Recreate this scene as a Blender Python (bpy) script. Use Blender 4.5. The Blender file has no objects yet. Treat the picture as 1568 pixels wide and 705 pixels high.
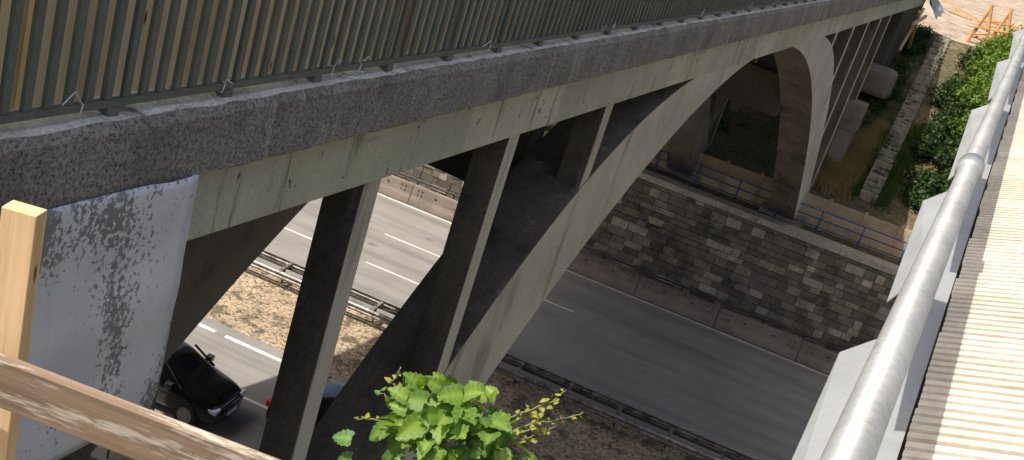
import bpy, math, random
import numpy as np
from mathutils import Vector, Matrix, Euler
random.seed(7); rng=np.random.default_rng(7)
H=19.9
scene=bpy.context.scene
# ---------------------------------------------------------------- materials
def hexmix(nt,a,b,fac):
    m=nt.nodes.new('ShaderNodeMix'); m.data_type='RGBA'
    nt.links.new(fac,m.inputs[0]); 
    for i,c in ((6,a),(7,b)):
        if isinstance(c,(tuple,list)): m.inputs[i].default_value=(*c[:3],1)
        else: nt.links.new(c,m.inputs[i])
    return m.outputs[2]
def ramp(nt,src,p0,p1,v0=0,v1=1):
    r=nt.nodes.new('ShaderNodeMapRange'); r.inputs[1].default_value=p0; r.inputs[2].default_value=p1
    r.inputs[3].default_value=v0; r.inputs[4].default_value=v1; r.interpolation_type='SMOOTHSTEP' 
    nt.links.new(src,r.inputs[0]); return r.outputs[0]
def noise(nt,vec,scale,detail=6,rough=.6,stretch=None):
    if stretch:
        mp=nt.nodes.new('ShaderNodeMapping'); mp.inputs['Scale'].default_value=stretch
        nt.links.new(vec,mp.inputs[0]); vec=mp.outputs[0]
    n=nt.nodes.new('ShaderNodeTexNoise'); n.inputs['Scale'].default_value=scale
    n.inputs['Detail'].default_value=detail; n.inputs['Roughness'].default_value=rough
    nt.links.new(vec,n.inputs['Vector']); return n.outputs['Fac']
def newmat(name):
    m=bpy.data.materials.new(name); m.use_nodes=True; nt=m.node_tree
    b=nt.nodes['Principled BSDF']; tc=nt.nodes.new('ShaderNodeTexCoord')
    return m,nt,b,tc.outputs['Object']
def bump(nt,b,h,strength,dist):
    bp=nt.nodes.new('ShaderNodeBump'); bp.inputs['Strength'].default_value=strength; bp.inputs['Distance'].default_value=dist
    nt.links.new(h,bp.inputs['Height']); nt.links.new(bp.outputs[0],b.inputs['Normal'])
def mat(name,c1,c2,scale=1.0,fine=30,rough=.85,bmp=.3,bdist=.01,metal=0,stretch=None,attr=False,dark=None,darkthr=(.6,.75),darkscale=.6,darkstretch=None,finevar=.35,spec=.3,streak=None,pits=None):
    m,nt,b,v=newmat(name)
    n1=noise(nt,v,scale,6,.6,stretch); n2=noise(nt,v,fine,4,.65,stretch)
    col=hexmix(nt,c1,c2,ramp(nt,n1,.35,.65))
    if dark: 
        n3=noise(nt,v,darkscale,8,.7,darkstretch)
        col=hexmix(nt,col,dark,ramp(nt,n3,*darkthr))
    if streak:
        n4=noise(nt,v,streak[1],5,.6,streak[2])
        col=hexmix(nt,col,streak[0],ramp(nt,n4,streak[3],streak[4],0,.85))
    if pits:
        n5=noise(nt,v,pits[1],3,.7)
        col=hexmix(nt,col,pits[0],ramp(nt,n5,pits[2],pits[3],0,.9))
    if attr:
        a=nt.nodes.new('ShaderNodeAttribute'); a.attribute_name='Col'
        mm=nt.nodes.new('ShaderNodeMix'); mm.data_type='RGBA'; mm.blend_type='MULTIPLY'; mm.inputs[0].default_value=1
        nt.links.new(col,mm.inputs[6]); nt.links.new(a.outputs['Color'],mm.inputs[7]); col=mm.outputs[2]
    f=ramp(nt,n2,.3,.7,1-finevar,1+finevar)
    mm=nt.nodes.new('ShaderNodeVectorMath'); mm.operation='SCALE'
    nt.links.new(col,mm.inputs[0]); nt.links.new(f,mm.inputs['Scale'])
    nt.links.new(mm.outputs[0],b.inputs['Base Color'])
    b.inputs['Roughness'].default_value=rough; b.inputs['Metallic'].default_value=metal
    b.inputs['Specular IOR Level'].default_value=spec
    if bmp: bump(nt,b,n2,bmp,bdist)
    return m
def woodmat(name,c1,c2,st=(14,14,.9),knots=True,kst=(6,6,1.6),rough=.75,wear=None,dk=.5,wt=(.47,.56)):
    m,nt,b,v=newmat(name)
    n1=noise(nt,v,1.0,5,.6,st); n2=noise(nt,v,5.0,4,.6,st)
    col=hexmix(nt,c1,c2,ramp(nt,n1,.35,.65)); 
    col=hexmix(nt,col,tuple(x*.55 for x in c2),ramp(nt,n2,.55,.8,0,dk))
    if wear:
        n3=noise(nt,v,1.6,8,.75,(st[0]*1.2,st[1]*.35,st[2]*.35))
        col=hexmix(nt,col,wear,ramp(nt,n3,*wt))
    if knots:
        mp=nt.nodes.new('ShaderNodeMapping'); mp.inputs['Scale'].default_value=kst; nt.links.new(v,mp.inputs[0])
        vo=nt.nodes.new('ShaderNodeTexVoronoi'); vo.inputs['Scale'].default_value=1; nt.links.new(mp.outputs[0],vo.inputs['Vector'])
        col=hexmix(nt,(.16,.07,.025),col,ramp(nt,vo.outputs['Distance'],.05,.13))
    a=nt.nodes.new('ShaderNodeAttribute'); a.attribute_name='Col'
    mm=nt.nodes.new('ShaderNodeMix'); mm.data_type='RGBA'; mm.blend_type='MULTIPLY'; mm.inputs[0].default_value=1
    nt.links.new(col,mm.inputs[6]); nt.links.new(a.outputs['Color'],mm.inputs[7])
    nt.links.new(mm.outputs[2],b.inputs['Base Color']); b.inputs['Roughness'].default_value=rough
    b.inputs['Specular IOR Level'].default_value=.2
    bump(nt,b,n2,.3,.003)
    return m
def leafmat(name,tint=(1,1,1)):
    m,nt,b,v=newmat(name)
    a=nt.nodes.new('ShaderNodeAttribute'); a.attribute_name='Col'
    nt.links.new(a.outputs['Color'],b.inputs['Base Color']); b.inputs['Roughness'].default_value=.5
    b.inputs['Specular IOR Level'].default_value=.35
    tr=nt.nodes.new('ShaderNodeBsdfTranslucent'); 
    mm=nt.nodes.new('ShaderNodeVectorMath'); mm.operation='MULTIPLY'; mm.inputs[1].default_value=(1.5,1.6,.6)
    nt.links.new(a.outputs['Color'],mm.inputs[0]); nt.links.new(mm.outputs[0],tr.inputs['Color'])
    ms=nt.nodes.new('ShaderNodeMixShader'); ms.inputs[0].default_value=.35
    out=nt.nodes['Material Output']
    nt.links.new(b.outputs[0],ms.inputs[1]); nt.links.new(tr.outputs[0],ms.inputs[2]); nt.links.new(ms.outputs[0],out.inputs[0])
    return m
def plain(name,c,rough=.5,metal=0,coat=0,spec=.5):
    m,nt,b,v=newmat(name)
    n=noise(nt,v,9,5,.6); col=hexmix(nt,tuple(x*.8 for x in c),tuple(min(1,x*1.15) for x in c),ramp(nt,n,.3,.7))
    nt.links.new(col,b.inputs['Base Color']); b.inputs['Roughness'].default_value=rough; b.inputs['Metallic'].default_value=metal
    b.inputs['Coat Weight'].default_value=coat; b.inputs['Specular IOR Level'].default_value=spec
    return m
# ---------------------------------------------------------------- mesh builder
class MB:
    def __init__(s): s.v=[];s.f=[];s.c=[];s.mi=[];s.col=(1,1,1);s.m=0
    def add(s,vs,fs):
        o=len(s.v); s.v+= [tuple(p) for p in vs]
        for f in fs: s.f.append(tuple(i+o for i in f)); s.c.append(s.col); s.mi.append(s.m)
    def box(s,x0,x1,y0,y1,z0,z1,M=None):
        vs=[Vector((x,y,z)) for x in(x0,x1) for y in(y0,y1) for z in(z0,z1)]
        if M is not None: vs=[M@p for p in vs]
        s.add(vs,[(0,1,3,2),(4,6,7,5),(0,4,5,1),(2,3,7,6),(0,2,6,4),(1,5,7,3)])
    def beam(s,a,b,w,h,up=(0,0,1)):
        a=Vector(a);b=Vector(b);d=(b-a);L=d.length;d.normalize();up=Vector(up)
        r=d.cross(up); 
        if r.length<1e-4: r=d.cross(Vector((1,0,0)))
        r.normalize();u=r.cross(d)
        M=Matrix((( r.x,d.x,u.x,a.x),(r.y,d.y,u.y,a.y),(r.z,d.z,u.z,a.z),(0,0,0,1)))
        s.box(-w/2,w/2,0,L,-h/2,h/2,M)
    def tube(s,path,r,n=10,caps=True):
        P=[Vector(p) for p in path]; rs=r if isinstance(r,(list,tuple)) else [r]*len(P)
        rings=[];ref=None
        for i,p in enumerate(P):
            d=(P[min(i+1,len(P)-1)]-P[max(i-1,0)]).normalized()
            if ref is None:
                ref=d.cross(Vector((0,0,1)))
                if ref.length<1e-3: ref=d.cross(Vector((1,0,0)))
            ref=(ref-d*ref.dot(d)).normalized(); w=d.cross(ref)
            rings.append([p+(ref*math.cos(t)+w*math.sin(t))*rs[i] for t in [2*math.pi*k/n for k in range(n)]])
        vs=[q for R in rings for q in R]; fs=[]
        for i in range(len(P)-1):
            for k in range(n):
                fs.append((i*n+k,i*n+(k+1)%n,(i+1)*n+(k+1)%n,(i+1)*n+k))
        if caps: fs.append(tuple(range(n))[::-1]); fs.append(tuple((len(P)-1)*n+k for k in range(n)))
        s.add(vs,fs)
    def loft(s,rings,closed=True,caps=True):
        n=len(rings[0]); vs=[q for R in rings for q in R]; fs=[]
        for i in range(len(rings)-1):
            for k in range(n if closed else n-1):
                fs.append((i*n+k,i*n+(k+1)%n,(i+1)*n+(k+1)%n,(i+1)*n+k))
        if caps and closed: fs.append(tuple(range(n))[::-1]); fs.append(tuple((len(rings)-1)*n+k for k in range(n)))
        s.add(vs,fs)
    def done(s,name,mats,parent=None,smooth=False,bevel=0,fix=True,stain=False):
        me=bpy.data.meshes.new(name); me.from_pydata(s.v,[],s.f); me.update()
        if not isinstance(mats,(list,tuple)): mats=[mats]
        for m in mats: me.materials.append(m)
        me.polygons.foreach_set('material_index',s.mi)
        ca=me.color_attributes.new('Col','FLOAT_COLOR','CORNER')
        arr=[]
        for p,c in zip(me.polygons,s.c): arr+= [c[0],c[1],c[2],1]*p.loop_total
        ca.data.foreach_set('color',arr)
        if fix:
            import bmesh
            bm=bmesh.new(); bm.from_mesh(me); bmesh.ops.recalc_face_normals(bm,faces=bm.faces); bm.to_mesh(me); bm.free()
        if stain:  # all faces but the open-side ones take the painted shade
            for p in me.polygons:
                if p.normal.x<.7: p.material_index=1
        if smooth: me.polygons.foreach_set('use_smooth',[True]*len(me.polygons))
        o=bpy.data.objects.new(name,me); scene.collection.objects.link(o)
        if bevel:
            md=o.modifiers.new('b','BEVEL'); md.width=bevel; md.segments=2; md.limit_method='ANGLE'
        if parent: o.parent=parent
        return o
def empty(name):
    e=bpy.data.objects.new(name,None); scene.collection.objects.link(e); return e
TH=math.radians(8); E=Vector((math.cos(TH),math.sin(TH),0)); N=Vector((-math.sin(TH),math.cos(TH),0))
ZR=-H
# ---------------------------------------------------------------- palette
M_conc=mat('concrete_rib',(.72,.665,.535),(.60,.55,.435),.5,22,.9,.25,.004,dark=(.38,.34,.265),darkthr=(.55,.85),darkscale=.8,darkstretch=(1,1,.4),finevar=.10,streak=((.36,.32,.26),1.0,(2.5,2.5,.35),.54,.70))
M_concd=mat('concrete_inner_rib',(.32,.275,.22),(.25,.215,.17),.5,22,.9,.25,.004,dark=(.13,.11,.09),darkthr=(.5,.8),darkscale=.8,finevar=.12)  # dark tone holds the inner ribs' deep shade under the deck
M_sooty=mat('sooty_concrete',(.20,.172,.138),(.145,.126,.10),.6,18,.95,.3,.006,dark=(.07,.06,.048),darkthr=(.45,.75),darkscale=.9,darkstretch=(1,1,.4),finevar=.2,streak=((.29,.255,.21),1.0,(2.5,2.5,.4),.56,.74))  # darker copy of the rib concrete; under-deck shade put into its colour
M_fascia=mat('concrete_fascia',(.72,.69,.56),(.60,.575,.46),.9,26,.9,.25,.004,attr=True,dark=(.34,.33,.25),darkthr=(.57,.76),darkscale=1.3,darkstretch=(1,.35,2.2),finevar=.10,streak=((.27,.25,.20),1.0,(3,4,.5),.57,.69),pits=((.12,.095,.06),6,.65,.69))
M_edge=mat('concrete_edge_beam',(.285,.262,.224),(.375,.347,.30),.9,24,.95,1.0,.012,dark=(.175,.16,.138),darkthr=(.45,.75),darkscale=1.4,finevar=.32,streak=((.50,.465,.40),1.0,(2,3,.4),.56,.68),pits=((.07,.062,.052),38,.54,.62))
M_edgetop=mat('concrete_edge_top',(.88,.84,.75),(.66,.625,.55),2,30,.9,.4,.006,dark=(.28,.255,.22),darkthr=(.54,.64),darkscale=3,finevar=.25)  # sun on the beam top put into this light, patchy colour
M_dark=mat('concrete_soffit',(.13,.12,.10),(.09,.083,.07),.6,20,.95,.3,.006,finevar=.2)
M_asph=mat('asphalt',(.30,.282,.257),(.255,.24,.22),.35,60,.9,.2,.005,dark=(.17,.16,.148),darkthr=(.42,.75),darkscale=.5,darkstretch=(.12,2.2,1),finevar=.16,streak=((.14,.133,.124),1.0,(.5,.9,1),.66,.75))
M_mark=mat('road_paint',(.80,.79,.75),(.58,.57,.53),2,40,.7,.1,.002,finevar=.2)
M_sand=mat('median_soil',(.50,.385,.26),(.37,.28,.185),.8,12,.98,.9,.05,dark=(.15,.125,.08),darkthr=(.50,.60),darkscale=1.2,finevar=.4,pits=((.11,.09,.065),7,.53,.61))
M_ground=mat('slope_soil',(.14,.115,.07),(.08,.08,.045),.35,6,.98,.9,.08,dark=(.20,.15,.09),darkthr=(.52,.66),darkscale=.3,finevar=.4)
M_stone=mat('stone_blocks',(.38,.34,.28),(.29,.26,.212),3,24,.95,.7,.015,attr=True,finevar=.3,dark=(.12,.107,.088),darkthr=(.48,.72),darkscale=.55)
M_mortar=mat('mortar',(.13,.112,.093),(.09,.079,.065),3,20,.95,.5,.01)
M_coping=mat('coping_concrete',(.47,.425,.345),(.36,.325,.265),1,20,.9,.3,.006,dark=(.2,.18,.14),darkthr=(.55,.75),darkscale=2)
M_step=mat('step_concrete',(.44,.405,.33),(.30,.28,.225),2,20,.9,.3,.006,dark=(.10,.10,.06),darkthr=(.5,.62),darkscale=2.5)
M_barr=mat('barrier_concrete',(.27,.22,.18),(.20,.165,.138),.8,20,.9,.3,.005,dark=(.10,.085,.07),darkthr=(.5,.72),darkscale=1,darkstretch=(.4,1,2),finevar=.2)
M_steel=mat('galvanised_steel',(.34,.32,.30),(.22,.20,.185),2,30,.5,.1,.002,metal=.3,dark=(.11,.075,.05),darkthr=(.48,.62),darkscale=3)
M_steeld=mat('weathered_steel',(.10,.09,.08),(.06,.055,.05),2,30,.6,.1,.002,metal=.4)
M_green=mat('green_paint',(.12,.138,.112),(.155,.17,.14),3,40,.5,.1,.002,dark=(.23,.235,.20),darkthr=(.6,.8),darkscale=9,finevar=.15,spec=.5)
M_blue=plain('blue_paint',(.045,.085,.22),.45)
M_pine=woodmat('pine_boards',(.99,.88,.62),(.98,.80,.50),st=(14,14,.22),dk=.22)
M_timb=woodmat('fresh_timber',(.80,.57,.33),(.68,.46,.24),st=(30,30,1.6),kst=(9,9,3))
M_old=woodmat('weathered_timber',(.32,.225,.155),(.21,.148,.10),st=(1.2,30,30),kst=(2,8,8),wear=(.56,.49,.41),wt=(.50,.60))
M_far=woodmat('site_timber',(.66,.36,.16),(.52,.28,.12),st=(3,3,3),knots=False)
M_white=plain('white_plastic',(.8,.8,.78),.4)
M_tube=mat('galvanised_tube',(.38,.385,.38),(.31,.315,.31),3,50,.42,.08,.001,metal=.4,dark=(.24,.24,.23),darkthr=(.55,.7),darkscale=14,finevar=.08)
M_plate=mat('aluminium_plate',(.42,.43,.42),(.36,.37,.365),2,40,.5,.05,.001,metal=.2,finevar=.05)
M_plank=mat('deck_plank',(.73,.66,.54),(.65,.58,.46),4,40,.75,.15,.002,finevar=.1,attr=True,dark=(.5,.43,.33),darkthr=(.55,.75),darkscale=5)
M_plankd=mat('deck_groove',(.30,.25,.17),(.24,.19,.13),4,40,.85,.1,.002)
M_leaf=leafmat('leaf_tissue')
# ---------------------------------------------------------------- terrain
def hnoise(x,y): return (math.sin(x*.9+1.3*math.sin(y*.7))+math.sin(y*1.3+1.7*math.sin(x*.5+2))+.6*math.sin(x*2.3+y*1.9))/2.6
prof=[(-2500,-5),(-60,-5),(-12,-5.2),(-6,-6.6),(0,-8.4),(6,-10.6),(12,-14.5),(17.2,-14.6),(17.3,ZR),(25,ZR),(33,ZR),(38.3,ZR),(45,ZR),(52.2,ZR),(52.25,-14.62),(54.35,-14.6),(54.4,-13.25)]
s_=54.4
while s_<75: s_+=.7; prof.append((s_,-13.25+(s_-54.4)*.337))
zt=prof[-1][1]; st0=prof[-1][0]
site=[(st0,zt),(78,zt+.35),(84,zt+.8),(95,zt+1.2),(140,zt+1.5)]
prof+=site[1:]+[(400,zt+1.5),(2500,zt+1.5)]
es=[-2500,-600,-200,-90]+[-60+.8*i for i in range(120)]+[60,120,400,2500]
vs=[];fs=[]
for e in es:
    for (s,z) in prof:
        dz=0
        if 55.5<s<75 or -8<s<11: dz=.28*hnoise(e,s)
        p=E*e+N*s; vs.append((p.x,p.y,z+dz))
n=len(prof)
for i in range(len(es)-1):
    for k in range(n-1): fs.append((i*n+k,(i+1)*n+k,(i+1)*n+k+1,i*n+k+1))
g=MB(); g.add(vs,fs); g.done('ground',M_ground)
def slopez(y): return -13.25+(y-54.4)*.337 if y<75.4 else zt+.06*(y-75.4)
def strip(name,m,s0,s1,z,e0=-300,e1=300):
    b=MB(); b.loft([[Vector((e,s0,z)),Vector((e,s1,z))] for e in (e0,e1)],closed=False)
    o=b.done(name,m,fix=False); o.rotation_euler=(0,0,TH); return o
strip('median_soil',M_sand,32.6,38.9,ZR+.012)
strip('road',M_asph,21.5,32.95,ZR+.03)
strip('road',M_asph,38.45,50.35,ZR+.03)
strip('verge',M_sand,17.3,21.9,ZR+.008)
b=MB(); b.loft([[Vector((e,s,z+.03)) for s,z in site] for e in (-60,60)],closed=False)
o=b.done('site_ground',mat('site_sand',(.46,.37,.27),(.35,.28,.205),.5,8,.95,.5,.03,dark=(.25,.2,.14),darkthr=(.5,.65),darkscale=1),fix=False); o.rotation_euler=(0,0,TH)
mk=MB()
def line(s,w,e0,e1): mk.add([(e0,s-w/2,ZR+.036),(e1,s-w/2,ZR+.036),(e1,s+w/2,ZR+.036),(e0,s+w/2,ZR+.036)],[(0,1,2,3)])
line(39.35,.2,-200,200); line(50.15,.1,-200,200); line(22.3,.2,-200,200)
for k in list(range(-8,1))+list(range(2,8)):
    line(42.3,.13,-14.5+k*18,-11.1+k*18); line(42.3,.13,-20.5+k*18,-17.1+k*18)
    line(45.85,.13,-15.2+k*18,-11.7+k*18); line(45.85,.13,-9.2+k*18,-5.8+k*18)
for k in range(-60,60): line(32.3,.2,-12+k*3.3,-12+k*3.3+2.9)
for k in range(-16,16): line(29.4,.13,-25+k*12,-25+k*12+4)
o=mk.done('road_markings',M_mark,fix=False); o.rotation_euler=(0,0,TH)
# ---------------------------------------------------------------- far stone retaining wall
w=MB(); w.m=0
def wallstones(w,s,e0,e1,zb,zt):
    z=zb
    while z<zt-.12:
        h=random.choice([.28,.34,.38,.44]); h=min(h,zt-z)
        e=e0+random.random()*.3
        while e<e1:
            L=random.uniform(.35,1.0)
            t=random.choice([.42,.5,.55,.62,.7,.85,1.2]); t*=random.uniform(.88,1.12)
            w.col=(t,t*random.uniform(.94,1.0),t*random.uniform(.88,1.02))
            d=random.uniform(.0,.06); g=.014
            w.box(e+g,e+L-g,s-(.05+d),s,z+g,z+h-g)
            e+=L
        z+=h
w.m=1; w.box(-300,300,52.0,52.55,ZR-.1,-14.78)
w.m=0; wallstones(w,52.0,-60,25,ZR,-14.8)
w.m=2; w.col=(1,1,1)
e=-60
while e<40: w.box(e+.008,e+1.99,51.82,52.65,-14.778,-14.5); e+=2
o=w.done('stone_retaining_wall',[M_stone,M_mortar,M_coping]); o.rotation_euler=(0,0,TH)
w=MB(); w.m=1; w.box(-300,300,16.6,17.25,ZR-.1,-14.78); w.m=2; w.box(-60,60,16.5,17.35,-14.78,-14.5)
o=w.done('stone_retaining_wall',[M_stone,M_mortar,M_coping]); o.rotation_euler=(0,0,TH)
# concrete crash barrier in front of the wall
b=MB(); e=-80
while e<60:
    y0=50.42; b.m=0
    prof_=[(y0,ZR+.03),(y0+.02,ZR+.25),(y0+.10,ZR+.5),(y0+.12,ZR+1.0),(y0+.36,ZR+1.0),(y0+.45,ZR+.03)]
    b.loft([[Vector((e+.015,a,z)) for a,z in prof_],[Vector((e+3.985,a,z)) for a,z in prof_]])
    b.m=1
    for q in (.35,.55,3.45,3.65):
        for z in (.62,.85): b.box(e+q-.03,e+q+.03,y0+.085,y0+.13,ZR+z-.03,ZR+z+.03)
    for q in (1.3,2.7): b.box(e+q-.05,e+q+.05,y0+.085,y0+.13,ZR+.7,ZR+.78)
    e+=4
b.m=1
b.tube([(-80,51.1,ZR+1.12),(60,51.1,ZR+1.12)],.06,8)
for k in range(-40,30): b.box(k*2-.04,k*2+.04,51.06,51.14,ZR,ZR+1.1)
o=b.done('concrete_barrier',[M_barr,M_steeld]); o.rotation_euler=(0,0,TH)
# steel guardrails
def wbeam(b,s,face,e0,e1,z):
    pr=[(0,-.155),(.03,-.15),(.08,-.10),(.08,-.06),(.02,-.015),(.02,.015),(.08,.06),(.08,.10),(.03,.15),(0,.155)]
    pr=pr+[(a-.012,c) for a,c in pr[::-1]]
    b.loft([[Vector((e,s+face*a,z+c)) for a,c in pr] for e in (e0,e1)])
b=MB()
wbeam(b,37.05,-1,-90,60,ZR+.6); wbeam(b,38.1,1,-90,60,ZR+.6)
for k in range(-45,30):
    e=k*2.0
    b.m=1; b.box(e-.03,e+.03,37.56,37.64,ZR,ZR+.72); b.m=0
    b.box(e-.06,e+.06,37.06,38.09,ZR+.62,ZR+.72)
b.m=1
b.box(-90,60,37.2,37.32,ZR+.50,ZR+.56); b.box(-90,60,37.88,38.0,ZR+.50,ZR+.56)
o=b.done('steel_guardrail',[M_steel,M_steeld]); o.rotation_euler=(0,0,TH)
b=MB(); wbeam(b,24.6,1,-90,60,ZR+.6)
for k in range(-45,30): b.box(k*2-.04,k*2+.04,24.42,24.6,ZR,ZR+.74)
for z in (1.0,1.3,1.6): b.tube([(-60,24.0,ZR+z),(50,24.0,ZR+z)],.03,6)
for k in range(-30,25): b.tube([(k*2,24,ZR),(k*2,24,ZR+1.6)],.03,6)
o=b.done('steel_guardrail',[M_steeld]); o.rotation_euler=(0,0,TH)
# blue pipe railing
b=MB()
for z in (.35,.75,1.15): b.tube([(-60,52.95,-14.6+z),(30,52.95,-14.6+z)],.034,8)
for k in range(-30,15): b.tube([(k*2+.7,52.95,-14.7),(k*2+.7,52.95,-13.43)],.038,8)
o=b.done('pipe_railing',M_blue,smooth=True); o.rotation_euler=(0,0,TH)
# boarded retaining strip
M_board=mat('retaining_boards',(.66,.53,.38),(.54,.43,.31),1.5,20,.9,.3,.006,attr=True,finevar=.25)
b=MB(); e=-60
while e<30:
    for q in range(3): 
        t=random.uniform(.75,1.1); b.col=(t,t,t*.95); b.box(e+.02,e+1.68,54.0,54.08,-14.62+q*.5,-14.62+q*.5+.485)
    b.col=(.9,.8,.7); b.box(e-.07,e+.07,53.9,54.0,-14.65,-13.0); e+=1.7
b.col=(.6,.55,.5); b.box(-60,30,54.09,54.4,-14.6,-13.2)
o=b.done('retaining_boards',M_board); o.rotation_euler=(0,0,TH)
# ---------------------------------------------------------------- bridge
br=empty('arch_bridge')
YC=32.2
intr=lambda d:-4.4-.0236*d*d
qs=np.array([0,68,167,281,433,506.]); zs=np.array([-4.25,-4.6,-5.94,-8.5,-12.0,-13.6])
cf=np.polyfit(qs,zs,3); extr=lambda d: float(np.polyval(cf,d*d))
for x1 in (-5.8,-11.1,-16.4,-21.0):
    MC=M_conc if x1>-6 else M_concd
    b=MB(); rings=[]
    for i in range(97):
        d=-22.2+44.4*i/96; y=YC+d
        zi=intr(d); ze=max(extr(d),zi+.4)
        rings.append([Vector((x1,y,zi)),Vector((x1,y,ze)),Vector((x1-1.3,y,ze)),Vector((x1-1.3,y,zi))])
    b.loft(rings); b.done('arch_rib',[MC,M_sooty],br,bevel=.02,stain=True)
    b=MB()
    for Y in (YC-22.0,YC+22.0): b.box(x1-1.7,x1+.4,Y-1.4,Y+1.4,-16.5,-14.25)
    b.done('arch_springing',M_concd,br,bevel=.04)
    b=MB()
    for Y in (11.3,15.22,19.26,43.0,46.9,50.8):
        zb=extr(Y-.17-YC)-.3
        b.box(x1-.52,x1-.02,Y-.38,Y,zb,-4.2)
    for Y in (54.7,58.2):
        b.box(x1-.52,x1-.02,Y-.38,Y,slopez(Y)-.5,-4.2)
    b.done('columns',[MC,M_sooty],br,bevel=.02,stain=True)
b=MB(); b.box(-6.5,-5.3,57.2,58.6,-13,-10.4); b.box(-6.4,-5.2,57.3,58.6,-10.4,-8.95); b.done('column_footing',M_concd,br,bevel=.05)
b=MB()
for (Y,z0,z1) in ((19.45,-7.05,-5.4),(44.9,-8.6,-7.0)):
    for xa,xb in ((-9.8-1.3,-7.1),(-16.4,-12.4),(-21.0,-17.7)): b.box(xa,xb,Y-.3,Y+.3,z0,z1)
for Y in (11.3,15.22,19.26,25,32,39,43.0,46.9,50.8,54.7,58.2): b.box(-22.3,-6.28,Y-.36,Y-.04,-4.4,-3.88)
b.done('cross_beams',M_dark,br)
b=MB()
b.box(-22.6,-5.85,-30,74,-3.9,-3.25); 
for x in (-11.1,-16.4,-21.0): b.box(x-.5,x,-30,72,-4.5,-3.9)
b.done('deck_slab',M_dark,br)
b=MB(); b.box(-22.3,-6.35,-60,74,-3.246,-3.2); b.done('deck_surface',M_asph,br)
b=MB(); y=7.2
while y<72:
    L=random.choice([1.4,2.0,2.6,3.2]); t=random.uniform(.86,1.07); b.col=(t,t*random.uniform(.98,1.01),t*random.uniform(.93,1.0))
    b.box(-6.3,-5.78+random.uniform(0,.008),y,min(y+L-.006,72),-4.52,-3.76); y+=L
b.col=(1,1,1); b.box(-22.6,-22.1,7.2,72,-4.52,-3.76); b.done('fascia_beam',M_fascia,br,bevel=.006)
for xo,sg in ((-5.55,1),(-22.75,-1)):
    b=MB(); rings=[];y=-20
    while y<74:
        j=lambda a,k: a*hnoise(y*2.7+k*5,k*3.3+y*7)
        P=[(0,-3.70),(0.0,-3.4),(-.005,-3.17),(-.06,-3.09),(-.9,-3.06),(-.9,-3.3),(-.5,-3.74),(-.06,-3.745)]
        rings.append([Vector((xo+sg*(a+j(.009,k)),y,z+j(.009,k+9)+(random.uniform(-.012,.004) if k in(2,3) else 0))) for k,(a,z) in enumerate(P)]); y+=.12
    n=len(P)
    b.loft(rings)
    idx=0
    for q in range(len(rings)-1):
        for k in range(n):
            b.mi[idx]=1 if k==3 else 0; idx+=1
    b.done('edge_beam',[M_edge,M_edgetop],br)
b=MB(); b.box(-22.4,-5.9,64.5,74,-14,-3.92); b.box(-22.4,-5.75,-12,7.1,-16,-3.92)
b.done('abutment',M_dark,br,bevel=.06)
b=MB(); b.box(-8.5,-4.9,63.4,64.7,-9.3,-7.7)
b.done('abutment_block',M_concd,br,bevel=.3)
b=MB()
for (a,c) in (((-5.5,66,-6.8),(-5.5,70,-4.6)),((-5.4,67,-4.6),(-5.4,70,-6.9)),((-5.3,65.2,-5.2),(-5.3,71,-5.0))): b.beam(a,c,.14,.14)
b.done('timber_brace',M_timb)
# parapet railing
rl=MB(); XR=-5.72
rl.box(XR-.03,XR+.03,-8,72,-3.02,-2.96); rl.box(XR-.035,XR+.035,-8,72,-1.92,-1.87)
y=-8
while y<72:
    rl.box(XR-.022,XR+.022,y-.036,y+.036,-2.958,-1.922); y+=.19
y=6.5-1.35*10
while y<72:
    rl.box(XR-.035,XR+.035,y-.06,y+.06,-3.12,-3.02); rl.box(XR-.09,XR-.03,y-.03,y+.03,-3.12,-1.9); y+=1.35
rl.done('bridge_railing',M_green,bevel=.004)
b=MB()
for y in (6.15,7.75,9.4,9.9,12.9,16.9,17.4,22.5,26.5,29):
    a=random.uniform(-.3,.3)
    b.tube([(XR-.04,y,-3.03),(XR+.045,y,-3.03),(XR+.05,y+.01,-2.95),(XR-.03,y+.02,-2.94)],.006,5)
    b.tube([(XR+.05,y,-2.95),(XR+.08,y-.05+a*.2,-2.88),(XR+.12,y-.12+a*.4,-2.86+random.uniform(-.04,.06)),(XR+.16,y-.2+a,-2.9+random.uniform(-.05,.1))],.005,5)
b.done('cable_ties',M_white,smooth=True)
# timber hoarding behind railing
b=MB(); y=-8
while y<66:
    wd=random.uniform(.16,.26); t=random.uniform(.88,1.05); b.col=(t,t*random.uniform(.94,1),t*random.uniform(.84,1))
    x=-6.02+random.uniform(-.012,.012)
    b.box(x-.024,x,y,y+wd,-3.085+random.uniform(0,.012),-1.12+random.uniform(-.05,.05)); y+=wd+random.uniform(.002,.008)
y=5.9
while y<66:
    b.col=(.95,.9,.8); b.box(-5.985,-5.93,y-.06,y+.06,-3.07,-1.3); y+=2.7
b.col=(.9,.85,.8); b.box(-6.14,-6.05,-8,66,-2.1,-2.0); b.box(-6.14,-6.05,-8,66,-2.7,-2.6); b.box(-6.14,-6.05,-8,66,-3.05,-2.93)
b.done('timber_hoarding',M_pine)
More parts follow.
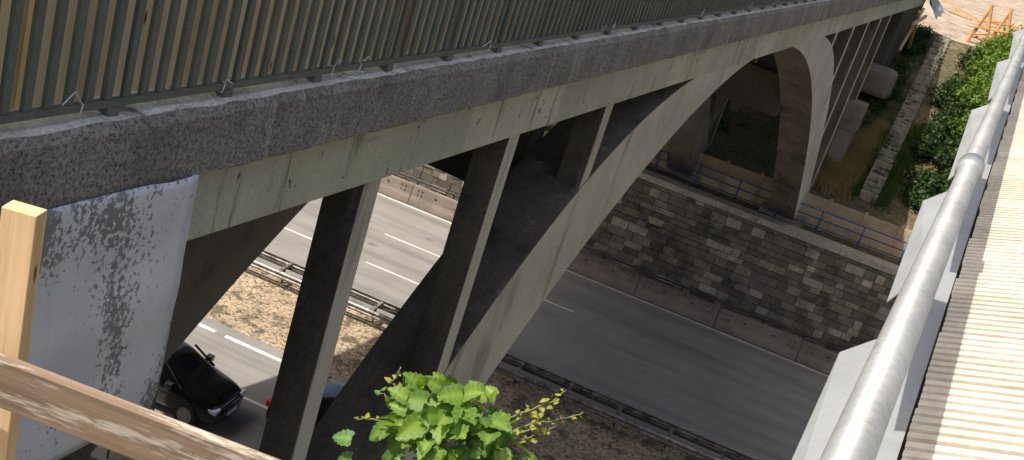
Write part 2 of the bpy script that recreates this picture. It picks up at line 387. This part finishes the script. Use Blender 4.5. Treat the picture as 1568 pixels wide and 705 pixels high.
# sheet-metal cover
m,nt,bs,v=newmat('stained_sheet_metal')
n1=noise(nt,v,1.0,3,.5,(1,1.5,.55)); n2=noise(nt,v,22,5,.65,(1,1.1,.85)); n3=noise(nt,v,1.5,4,.5); n4=noise(nt,v,3,4,.6,(1,2.2,.25))
base=hexmix(nt,(.93,.95,.98),(.80,.83,.87),ramp(nt,n3,.35,.65))
base=hexmix(nt,base,(.78,.69,.62),ramp(nt,n4,.58,.75,0,.5))
mul=nt.nodes.new('ShaderNodeMath'); mul.operation='MULTIPLY_ADD'; nt.links.new(n1,mul.inputs[0]); mul.inputs[1].default_value=1.1; nt.links.new(n2,mul.inputs[2])
fac=ramp(nt,mul.outputs[0],1.11,1.17,0,.82)
col=hexmix(nt,base,(.22,.205,.185),fac); nt.links.new(col,bs.inputs['Base Color'])
nt.links.new(ramp(nt,fac,0,1,.42,.9),bs.inputs['Roughness']); bs.inputs['Metallic'].default_value=0.05
bump(nt,bs,n3,.4,.03); M_sheet=m
b=MB(); rings=[]
ny,nz=40,30
for i in range(ny+1):
    y=3.0+(7.42-3.0)*i/ny; ring=[]
    for k in range(nz+1):
        z=-3.66-2.40*k/nz
        x=-5.50+.018*math.sin(y*1.7+k*.12)+.012*math.sin(k*.5+y)
        if i>ny-5: x+=.03*(1-abs((i-(ny-3))/3.)) 
        ring.append(Vector((x,y+(.05*k/nz if i==ny else 0),z)))
    rings.append(ring)
b.loft(rings,closed=False)
b.add([(-5.50,7.43,-3.68),(-5.8,7.45,-3.75),(-5.8,7.5,-6.0),(-5.49,7.48,-6.06)],[(0,1,2,3)])
o=b.done('sheet_metal_cover',M_sheet,smooth=True,fix=False)
md=o.modifiers.new('s','SOLIDIFY'); md.thickness=.006
b=MB(); rings=[]
for i in range(9):
    ring=[]
    for k in range(7):
        ring.append(Vector((-6.0+.22*k+random.uniform(-.08,.08),71+i*.5,-3.5-.25*k+.2*(i/8)+random.uniform(-.12,.12))))
    rings.append(ring)
b.loft(rings,closed=False); b.done('crumpled_sheet_metal',M_plate,fix=False)
# ---------------------------------------------------------------- near timber guard
b=MB(); b.box(-.048,.048,-.03,.03,-1.6,0); o=b.done('timber_post',M_timb,bevel=.003)
o.location=(-2.072,2.105,-1.352); o.rotation_euler=(0,math.radians(-1.5),math.radians(20))
b=MB(); b.box(-1.4,1.3,-.016,.016,-.075,.075); o=b.done('weathered_plank',M_old,bevel=.003)
o.location=(-1.64,2.05,-1.765); o.rotation_euler=(math.radians(6),0,math.radians(14.5))
b=MB(); b.box(-4.8,-.25,1.75,2.35,-12,-2.75); b.done('concrete_parapet',M_conc,bevel=.02)
# ---------------------------------------------------------------- walkway
wk=empty('temporary_footbridge')
b=MB(); TX=.022
b.tube([(TX,-3,-.6),(TX,90,-.6)],.029,24)
for y in (3.45,9.45,15.5,21.5,27.5): 
    b.tube([(TX,y-.07,-.6),(TX,y+.07,-.6)],.037,24)
for k in range(12): b.tube([(TX+.03,.9+k*2.4+8,-.6),(TX+.03,.9+k*2.4+8,-1.0)],.02,10)
b.done('handrail',M_tube,wk,smooth=True)
b=MB()
b.box(.075,.115,-3,74,-1.25,-.93)
b.done('edge_girder',M_plate,wk)
b=MB(); b.box(.13,8.5,-3,74,-1.75,-1.3); b.done('deck_girder',M_dark,wk)  # widened out of view, to keep sky light off the road
b=MB(); b.box(1.4,8.5,-3,74,-1.296,-1.25); b.done('deck_boards',M_plank,wk)  # unseen pale boards, added to bounce sun onto the hoarding
tilt=math.radians(20)
b=MB(); y=-2.0; k=0
while y<60:
    M=Matrix.Translation((.12,0,-.91))@Matrix.Rotation(-tilt,4,'Y')
    j=random.uniform(-.004,.004); t=random.uniform(.88,1.04); b.col=(t,t,t)
    b.m=1; b.box(0+j,1.3,y,y+.1785,-.03,-.012,M)
    b.m=0
    for q in range(4): b.box(0+j,1.3,y+.004+q*.0445,y+.004+q*.0445+.0265,-.0119,.004,M)
    y+=.182
b.done('ribbed_planks',[M_plank,M_plankd],wk)
b=MB()
for (y0,y1,x0,x1) in ((.6,1.78,-.015,-.05),(2.1,3.08,-.02,-.052),(3.42,5.1,-.02,-.06),(5.5,7.6,-.02,-.07),(8,11,-.02,-.08),(11.5,15,-.02,-.09)):
    b.add([(.015,y0+.03,-.585),(x0,y0,-.645),(x1,y1,-.655),(.015,y1+.0,-.585),(.015,y0+.03,-.588),(x0,y0,-.648),(x1,y1,-.658),(.015,y1,-.588)],
      [(0,1,2,3),(4,7,6,5),(0,4,5,1),(1,5,6,2),(2,6,7,3)])
b.done('side_plates',M_plate,wk)
# ---------------------------------------------------------------- steps on the slope
b=MB(); n=46
for i in range(n):
    t=i/n; y=55.6+t*19.5; x=-3.3-.85*t; z=slopez(y)+.42+random.uniform(-.02,.02)
    b.box(x-.42,x+.42,y,y+.16,z-.6,z)
b.done('slope_steps',M_step)
# ---------------------------------------------------------------- foliage
def foliage(name,blobs,n,size,c0,c1,up=.4,parent=None):
    vols=np.array([b[3]*b[4]*b[5] for b in blobs])**.67; vols/=vols.sum()
    bi=rng.choice(len(blobs),n,p=vols); B=np.array(blobs)[bi]
    d=rng.normal(size=(n,3)); d/=np.linalg.norm(d,axis=1)[:,None]
    lump=1+.25*np.sin(d[:,0]*5+bi)*np.sin(d[:,1]*6+bi*2)+.15*np.sin(d[:,2]*9)
    r=(rng.random(n)**.45)*lump
    P=B[:,:3]+d*r[:,None]*B[:,3:6]
    nrm=d*.6+rng.normal(size=(n,3))*.6; nrm[:,2]+=up; nrm/=np.linalg.norm(nrm,axis=1)[:,None]
    t=rng.normal(size=(n,3)); t-= (t*nrm).sum(1)[:,None]*nrm; t/=np.linalg.norm(t,axis=1)[:,None]; s=np.cross(nrm,t)
    L=size*rng.uniform(.6,1.3,n)[:,None]
    V=np.stack([P-t*L*.5,P+s*L*.33,P+t*L*.5-nrm*L*.15,P-s*L*.33],1).reshape(-1,3)
    F=np.arange(4*n).reshape(-1,4)
    me=bpy.data.meshes.new(name); me.from_pydata(V.tolist(),[],F.tolist()); me.materials.append(M_leaf)
    k=rng.random(n)[:,None]; C=np.array(c0)*(1-k)+np.array(c1)*k
    bt=rng.uniform(.65,1.25,len(blobs))[bi][:,None]
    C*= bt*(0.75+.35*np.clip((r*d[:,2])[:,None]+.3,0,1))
    C=np.repeat(np.hstack([C,np.ones((n,1))]),4,0)
    ca=me.color_attributes.new('Col','FLOAT_COLOR','CORNER'); ca.data.foreach_set('color',C.ravel())
    o=bpy.data.objects.new(name,me); scene.collection.objects.link(o); return o
bl=[]
for i in range(125):
    y=random.uniform(55.2,74); x=random.uniform(-2.0,3.8)-.045*(y-56)
    bl.append((x,y,slopez(y)+.35,random.uniform(.4,1.0),random.uniform(.5,1.3),random.uniform(.3,1.0)))
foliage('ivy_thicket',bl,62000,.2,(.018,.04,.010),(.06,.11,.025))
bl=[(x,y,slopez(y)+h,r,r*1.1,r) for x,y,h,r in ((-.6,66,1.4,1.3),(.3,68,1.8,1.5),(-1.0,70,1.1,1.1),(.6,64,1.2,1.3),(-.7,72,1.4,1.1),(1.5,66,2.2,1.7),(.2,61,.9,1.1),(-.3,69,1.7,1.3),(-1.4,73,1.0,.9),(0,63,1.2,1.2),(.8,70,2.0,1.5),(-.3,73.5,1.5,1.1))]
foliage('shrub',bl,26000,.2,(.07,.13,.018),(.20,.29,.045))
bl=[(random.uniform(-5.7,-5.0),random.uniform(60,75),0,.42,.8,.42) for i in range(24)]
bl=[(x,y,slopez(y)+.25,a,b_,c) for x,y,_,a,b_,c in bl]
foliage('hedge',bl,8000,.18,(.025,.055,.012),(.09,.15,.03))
def grass(name,n,area,h,c0,c1,clump=1.0):
    V=[];F=[];C=[]
    ncl=max(1,int(n/25)); cl=[area() for _ in range(ncl)]
    for i in range(n):
        cx,cy=random.choice(cl); x=cx+random.gauss(0,.22*clump); y=cy+random.gauss(0,.22*clump)
        z=slopez(y)+.28*hnoise(*( (Vector((x,y,0)).dot(E)),(Vector((x,y,0)).dot(N)) )) if y>54.5 else -14.62
        a=random.uniform(0,6.28); hh=h*random.uniform(.5,1.3); w=.025; lx=random.gauss(0,.35)*hh; ly=random.gauss(0,.35)*hh
        o=len(V); V+= [(x-w*math.cos(a),y-w*math.sin(a),z-.03),(x+w*math.cos(a),y+w*math.sin(a),z-.03),(x+lx,y+ly,z+hh)]
        F.append((o,o+1,o+2)); k=random.random(); c=[c0[q]*(1-k)+c1[q]*k for q in range(3)]+[1]; C+=c*3
    me=bpy.data.meshes.new(name); me.from_pydata(V,[],F); me.materials.append(M_leaf)
    ca=me.color_attributes.new('Col','FLOAT_COLOR','CORNER'); ca.data.foreach_set('color',C)
    o=bpy.data.objects.new(name,me); scene.collection.objects.link(o)
grass('dry_grass',17000,lambda:(random.uniform(-6.6,-4.4),random.uniform(55,63)),.55,(.32,.23,.12),(.50,.38,.22))
grass('weeds',26000,lambda:(random.uniform(-20,-4.2),random.uniform(54.8,74)),.45,(.05,.09,.025),(.15,.19,.055))
grass('weeds',5000,lambda:(random.choice([-4.0,-2.75])+random.gauss(0,.1),random.uniform(55.6,64)),.45,(.04,.08,.02),(.13,.18,.05))
foliage('weeds',[(-20.3,51.5,-14.4,.5,.4,.35),(-24,50.5,-14.3,.4,.4,.3),(-17.5,51.4,-14.4,.4,.3,.3)],900,.16,(.07,.12,.02),(.16,.24,.04))
bl=[]
for i in range(50):
    y=random.uniform(55.5,68); x=random.uniform(-18,-4.8); bl.append((x,y,slopez(y)+.2,random.uniform(.4,.9),random.uniform(.4,.9),random.uniform(.2,.5)))
foliage('bramble_patch',bl,11000,.18,(.03,.06,.012),(.10,.15,.03))
# ---------------------------------------------------------------- building-site timbers
b=MB()
for i in range(22):
    x=random.uniform(-4.0,2); y=random.uniform(77,88); z=slopez(y)+.4; a=random.uniform(0,3.1); L=random.uniform(1.5,3.5)
    b.beam((x,y,z),(x+L*math.cos(a),y+L*math.sin(a),z+random.uniform(-.05,.9)),.18,.10)
for (x,y) in ((-2.9,76.5),(-1.8,78),(-.6,79),(.4,77.5)):
    z=slopez(y)
    b.beam((x,y,z-.2),(x+.6,y+.3,z+2.6),.16,.16); b.beam((x+1.3,y,z-.2),(x+.5,y+.3,z+2.6),.16,.16); b.beam((x-.3,y,z+1.0),(x+1.8,y+.2,z+1.3),.2,.07)
b.done('timber_stack',M_far)
# ---------------------------------------------------------------- cars
M_body=plain('black_car_paint',(.008,.008,.01),.18,0,1.0); M_glass=plain('car_glass',(.01,.012,.014),.04,0,0,1.0)
M_tyre=plain('tyre_rubber',(.02,.02,.02),.8); M_rim=plain('alloy_rim',(.4,.4,.4),.3,.8); M_red=plain('tail_light_lens',(.7,.02,.015),.2); M_lamp=plain('head_light_lens',(.7,.7,.72),.1)
def car(e,s,sc=1.0):
    root=empty('car'); 
    ST=[(-2.28,.60,.52,.56,.5),(-2.24,.76,.78,.84,.62),(-2.1,.84,.90,1.0,.68),(-1.82,.87,.93,1.06,.68),(-1.25,.89,.94,1.40,.60),(-.5,.9,.93,1.47,.62),(.25,.9,.92,1.44,.61),(.45,.9,.92,1.40,.60),(1.1,.89,.90,1.0,.68),(1.75,.86,.80,.90,.66),(2.12,.80,.68,.76,.62),(2.27,.68,.5,.54,.55)]
    b=MB(); rings=[]
    for x,w,zb,zr,wr in ST:
        half=[(w*.86,.2),(w,.34),(w,.6),(w*.965,zb),(wr,zr),(wr*.5,zr+.02)]
        rings.append([Vector((x,p,z)) for p,z in half]+[Vector((x,-p,z)) for p,z in half[::-1]])
    b.loft(rings); n=12; idx=0
    for i in range(len(rings)-1):
        for k in range(n):
            g=0
            if k in(3,7) and 3<=i<=7: g=1
            if k in(4,5,6) and i in(3,7): g=1
            b.mi[idx]=g; idx+=1
    o=b.done('body',[M_body,M_glass],root,smooth=True); md=o.modifiers.new('s','SUBSURF'); md.levels=2; md.render_levels=2
    b=MB()
    for x in (-1.4,1.38):
        for sg in (-1,1):
            b.m=0; b.tube([(x,sg*.70,.33),(x,sg*.915,.33)],.33,24); b.m=1; b.tube([(x,sg*.90,.33),(x,sg*.925,.33)],.22,14)
    b.m=0
    for x in (-1.4,1.38): b.box(x-.38,x+.38,-.87,.87,.2,.5)
    b.done('wheels',[M_tyre,M_rim],root)
    b=MB(); 
    for sg in (-1,1):
        b.m=0; b.box(-2.27,-2.0,sg*.50,sg*.83,.72,.87); b.m=1; b.box(1.95,2.2,sg*.52,sg*.80,.60,.70)
        b.m=2; b.box(.72,.92,sg*.9,sg*1.08,.93,1.07)
        b.beam((-1.75,sg*.80,.97),(-1.25,sg*.66,1.36),.07,.05); b.beam((-.05,sg*.885,.94),(-.05,sg*.665,1.4),.07,.05); b.beam((1.1,sg*.80,.94),(.45,sg*.665,1.37),.06,.05)
    b.m=3; b.box(-2.30,-2.27,-.26,.26,.5,.61); b.box(2.26,2.285,-.26,.26,.4,.51)
    b.done('lights_and_trim',[M_red,M_lamp,M_body,M_white],root,bevel=.02)
    p=E*e+N*s; root.location=(p.x,p.y,ZR+.035); root.rotation_euler=(0,0,TH); root.scale=(sc,sc,sc*1.08); return root
car(-14.9,27.7,1.12); car(-8.9,29.1,1.16)
# ---------------------------------------------------------------- climbing plant
PC=Vector((-.755,2.16,-1.385))
V=[];F=[];C=[]
def leaf(p,tip,nrm,L,c):
    tip=Vector(tip).normalized(); nrm=Vector(nrm); nrm=(nrm-tip*nrm.dot(tip)).normalized(); sd=tip.cross(nrm)
    ts=[0,.06,.14,.24,.34,.44,.54,.64,.74,.84,.92,1.0]; ws=[.05,.30,.42,.40,.47,.37,.39,.27,.27,.14,.11,0]
    o=len(V); droop=random.uniform(.1,.35); fold=random.uniform(.1,.35)
    for i,(t,w) in enumerate(zip(ts,ws)):
        back=-.12 if i in(1,2) else 0
        zz=-droop*t*t
        c0=(c[0]*1.5+.02,c[1]*1.35+.02,c[2]*1.3+.01)
        for sgn in (-1,-.5,0,.5,1):
            ww=w*abs(sgn)
            pp=p+tip*(L*(t+back*abs(sgn)+(.04 if (i%2==0 and abs(sgn)==1) else 0)))+sd*(L*w*sgn)+nrm*(L*(zz+fold*ww+(.02*math.sin(i*2.2) if sgn else -.015)))
            V.append(tuple(pp)); C.append((*c0,1) if sgn==0 else (*[q*(1.15 if i%2 else .85) for q in c],1))
    for i in range(len(ts)-1):
        for k in range(4): F.append((o+i*5+k,o+i*5+k+1,o+(i+1)*5+k+1,o+(i+1)*5+k))
for i in range(240):
    d=Vector((random.gauss(0,1),random.gauss(0,.7)-.35,random.gauss(0,1)+.4)).normalized()
    r=random.uniform(.55,1.12)
    p=PC+Vector((d.x*.155,d.y*.13,d.z*.128))*r
    tip=Vector((d.x*.8+random.gauss(0,.5),d.y*.5-.2,-.35+random.gauss(0,.4)+d.z*.3))
    nrm=Vector((d.x*.5+random.gauss(0,.5),d.y*.5-.35+random.gauss(0,.5),.8))
    k=random.random(); c=(.065+.12*k,.15+.14*k,.022+.025*k)
    leaf(p,tip,nrm,random.uniform(.025,.066),c)
for i in range(110):
    p=PC+Vector((random.uniform(-.17,.13),random.uniform(-.14,.05),random.uniform(-.42,-.04)))
    k=random.random(); leaf(p,(random.gauss(0,.6),-.3,-.6),(random.gauss(0,.4),-.5,.7),random.uniform(.04,.07),(.04+.05*k,.10+.09*k,.02))
st=MB()
def tendril(pts,nl,sz,pale=True):
    P=[Vector(p)+PC for p in pts]; path=[]
    for i in range(len(P)-1):
        for t in np.linspace(0,1,6)[:-1]: path.append(P[i].lerp(P[i+1],t)+Vector((random.gauss(0,.002),random.gauss(0,.002),random.gauss(0,.003))))
    path.append(P[-1]); st.tube(path,[.0026*(1-.5*i/len(path)) for i in range(len(path))],6)
    for i in range(nl):
        q=path[int((.3+.7*i/nl)*(len(path)-1))]; k=random.random()
        leaf(q+Vector((random.gauss(0,.005),random.gauss(0,.005),random.gauss(0,.005))),(random.gauss(0,1),random.gauss(0,1)-.2,random.gauss(0,1)),(0,-.4,1),sz*random.uniform(.5,1.2),(.24+.1*k,.26+.06*k,.05) if pale else (.08+.05*k,.17+.07*k,.03))
tendril([(.06,.0,.07),(.11,.06,.11),(.16,.11,.15),(.176,.125,.178)],18,.015)
tendril([(.06,.0,.04),(.13,.08,.08),(.19,.12,.115),(.231,.132,.147)],14,.012)
tendril([(.08,0,.03),(.15,.06,.09),(.155,.07,.135)],14,.018)
tendril([(.08,0,.03),(.14,.05,.06),(.19,.1,.10)],12,.015)
tendril([(-.08,0,.04),(-.15,-.04,.07),(-.17,-.05,.09),(-.165,-.04,.13)],9,.014)
tendril([(-.1,-.04,.0),(-.17,-.08,-.0),(-.215,-.10,-.01)],8,.014)
tendril([(-.1,-.04,.03),(-.16,-.06,.04),(-.19,-.06,.06)],8,.018,False)
tendril([(.1,0,0),(.12,-.03,-.06),(.115,-.04,-.13)],10,.014)
tendril([(0,.05,-1.4),(.02,.03,-.7),(0,0,-.2),(0,0,.1)],0,.02)
tendril([(-.15,.05,-1.4),(-.1,.03,-.7),(-.05,0,-.2),(-.08,0,.05)],0,.02)
leaf(PC+Vector((-.215,-.08,-.08)),(-1,-.2,-.2),(0,-.6,.8),.05,(.08,.18,.03)); leaf(PC+Vector((-.20,-.08,-.13)),(-1,-.2,-.5),(0,-.6,.8),.05,(.07,.16,.03))
root=empty('climbing_plant')
me=bpy.data.meshes.new('leaves'); me.from_pydata(V,[],F); me.materials.append(M_leaf)
ca=me.color_attributes.new('Col','FLOAT_COLOR','POINT'); ca.data.foreach_set('color',[q for c in C for q in c])
me.polygons.foreach_set('use_smooth',[True]*len(me.polygons))
o=bpy.data.objects.new('leaves',me); scene.collection.objects.link(o); o.parent=root
st.done('stems',plain('green_stem',(.16,.18,.06),.6),root,smooth=True)
# ---------------------------------------------------------------- light, camera
sd=Vector((.62*math.cos(math.radians(57)),.785*math.cos(math.radians(57)),-math.sin(math.radians(57)))).normalized()
L=bpy.data.lights.new('sun','SUN'); L.energy=5.0; L.angle=math.radians(.5); L.color=(1,.95,.87)
lo=bpy.data.objects.new('sun',L); scene.collection.objects.link(lo); lo.rotation_euler=sd.to_track_quat('-Z','Y').to_euler()
W=bpy.data.worlds.new('World'); scene.world=W; W.use_nodes=True; nt=W.node_tree
sky=nt.nodes.new('ShaderNodeTexSky'); sky.sky_type='NISHITA'; sky.sun_disc=False; sky.sun_elevation=math.radians(57); sky.sun_rotation=math.radians(218.3)
sky.dust_density=5; sky.air_density=1.0; sky.ozone_density=.3
bg=nt.nodes['Background']; nt.links.new(sky.outputs[0],bg.inputs[0]); bg.inputs[1].default_value=.15
f=1742; p=math.atan(646/f); r=math.atan2(.305,.952); yaw=math.radians(19.83)
Fv=Vector((-math.sin(yaw)*math.cos(p),math.cos(yaw)*math.cos(p),-math.sin(p))); R0=Vector((math.cos(yaw),math.sin(yaw),0)); U0=R0.cross(Fv)
Rv=R0*math.cos(r)+U0*math.sin(r); Uv=-R0*math.sin(r)+U0*math.cos(r)
cam=bpy.data.cameras.new('camera'); co=bpy.data.objects.new('camera',cam); scene.collection.objects.link(co); scene.camera=co
co.matrix_world=Matrix(((Rv.x,Uv.x,-Fv.x,0),(Rv.y,Uv.y,-Fv.y,0),(Rv.z,Uv.z,-Fv.z,0),(0,0,0,1)))
cam.sensor_width=36; cam.lens=36*f/1568; cam.clip_start=.05; cam.clip_end=6000
scene.view_settings.view_transform='Standard'; scene.view_settings.look='None'; scene.view_settings.exposure=0
for o in scene.objects:
    if o.parent is None: o.location.z+=H
co.location=(0,0,H)
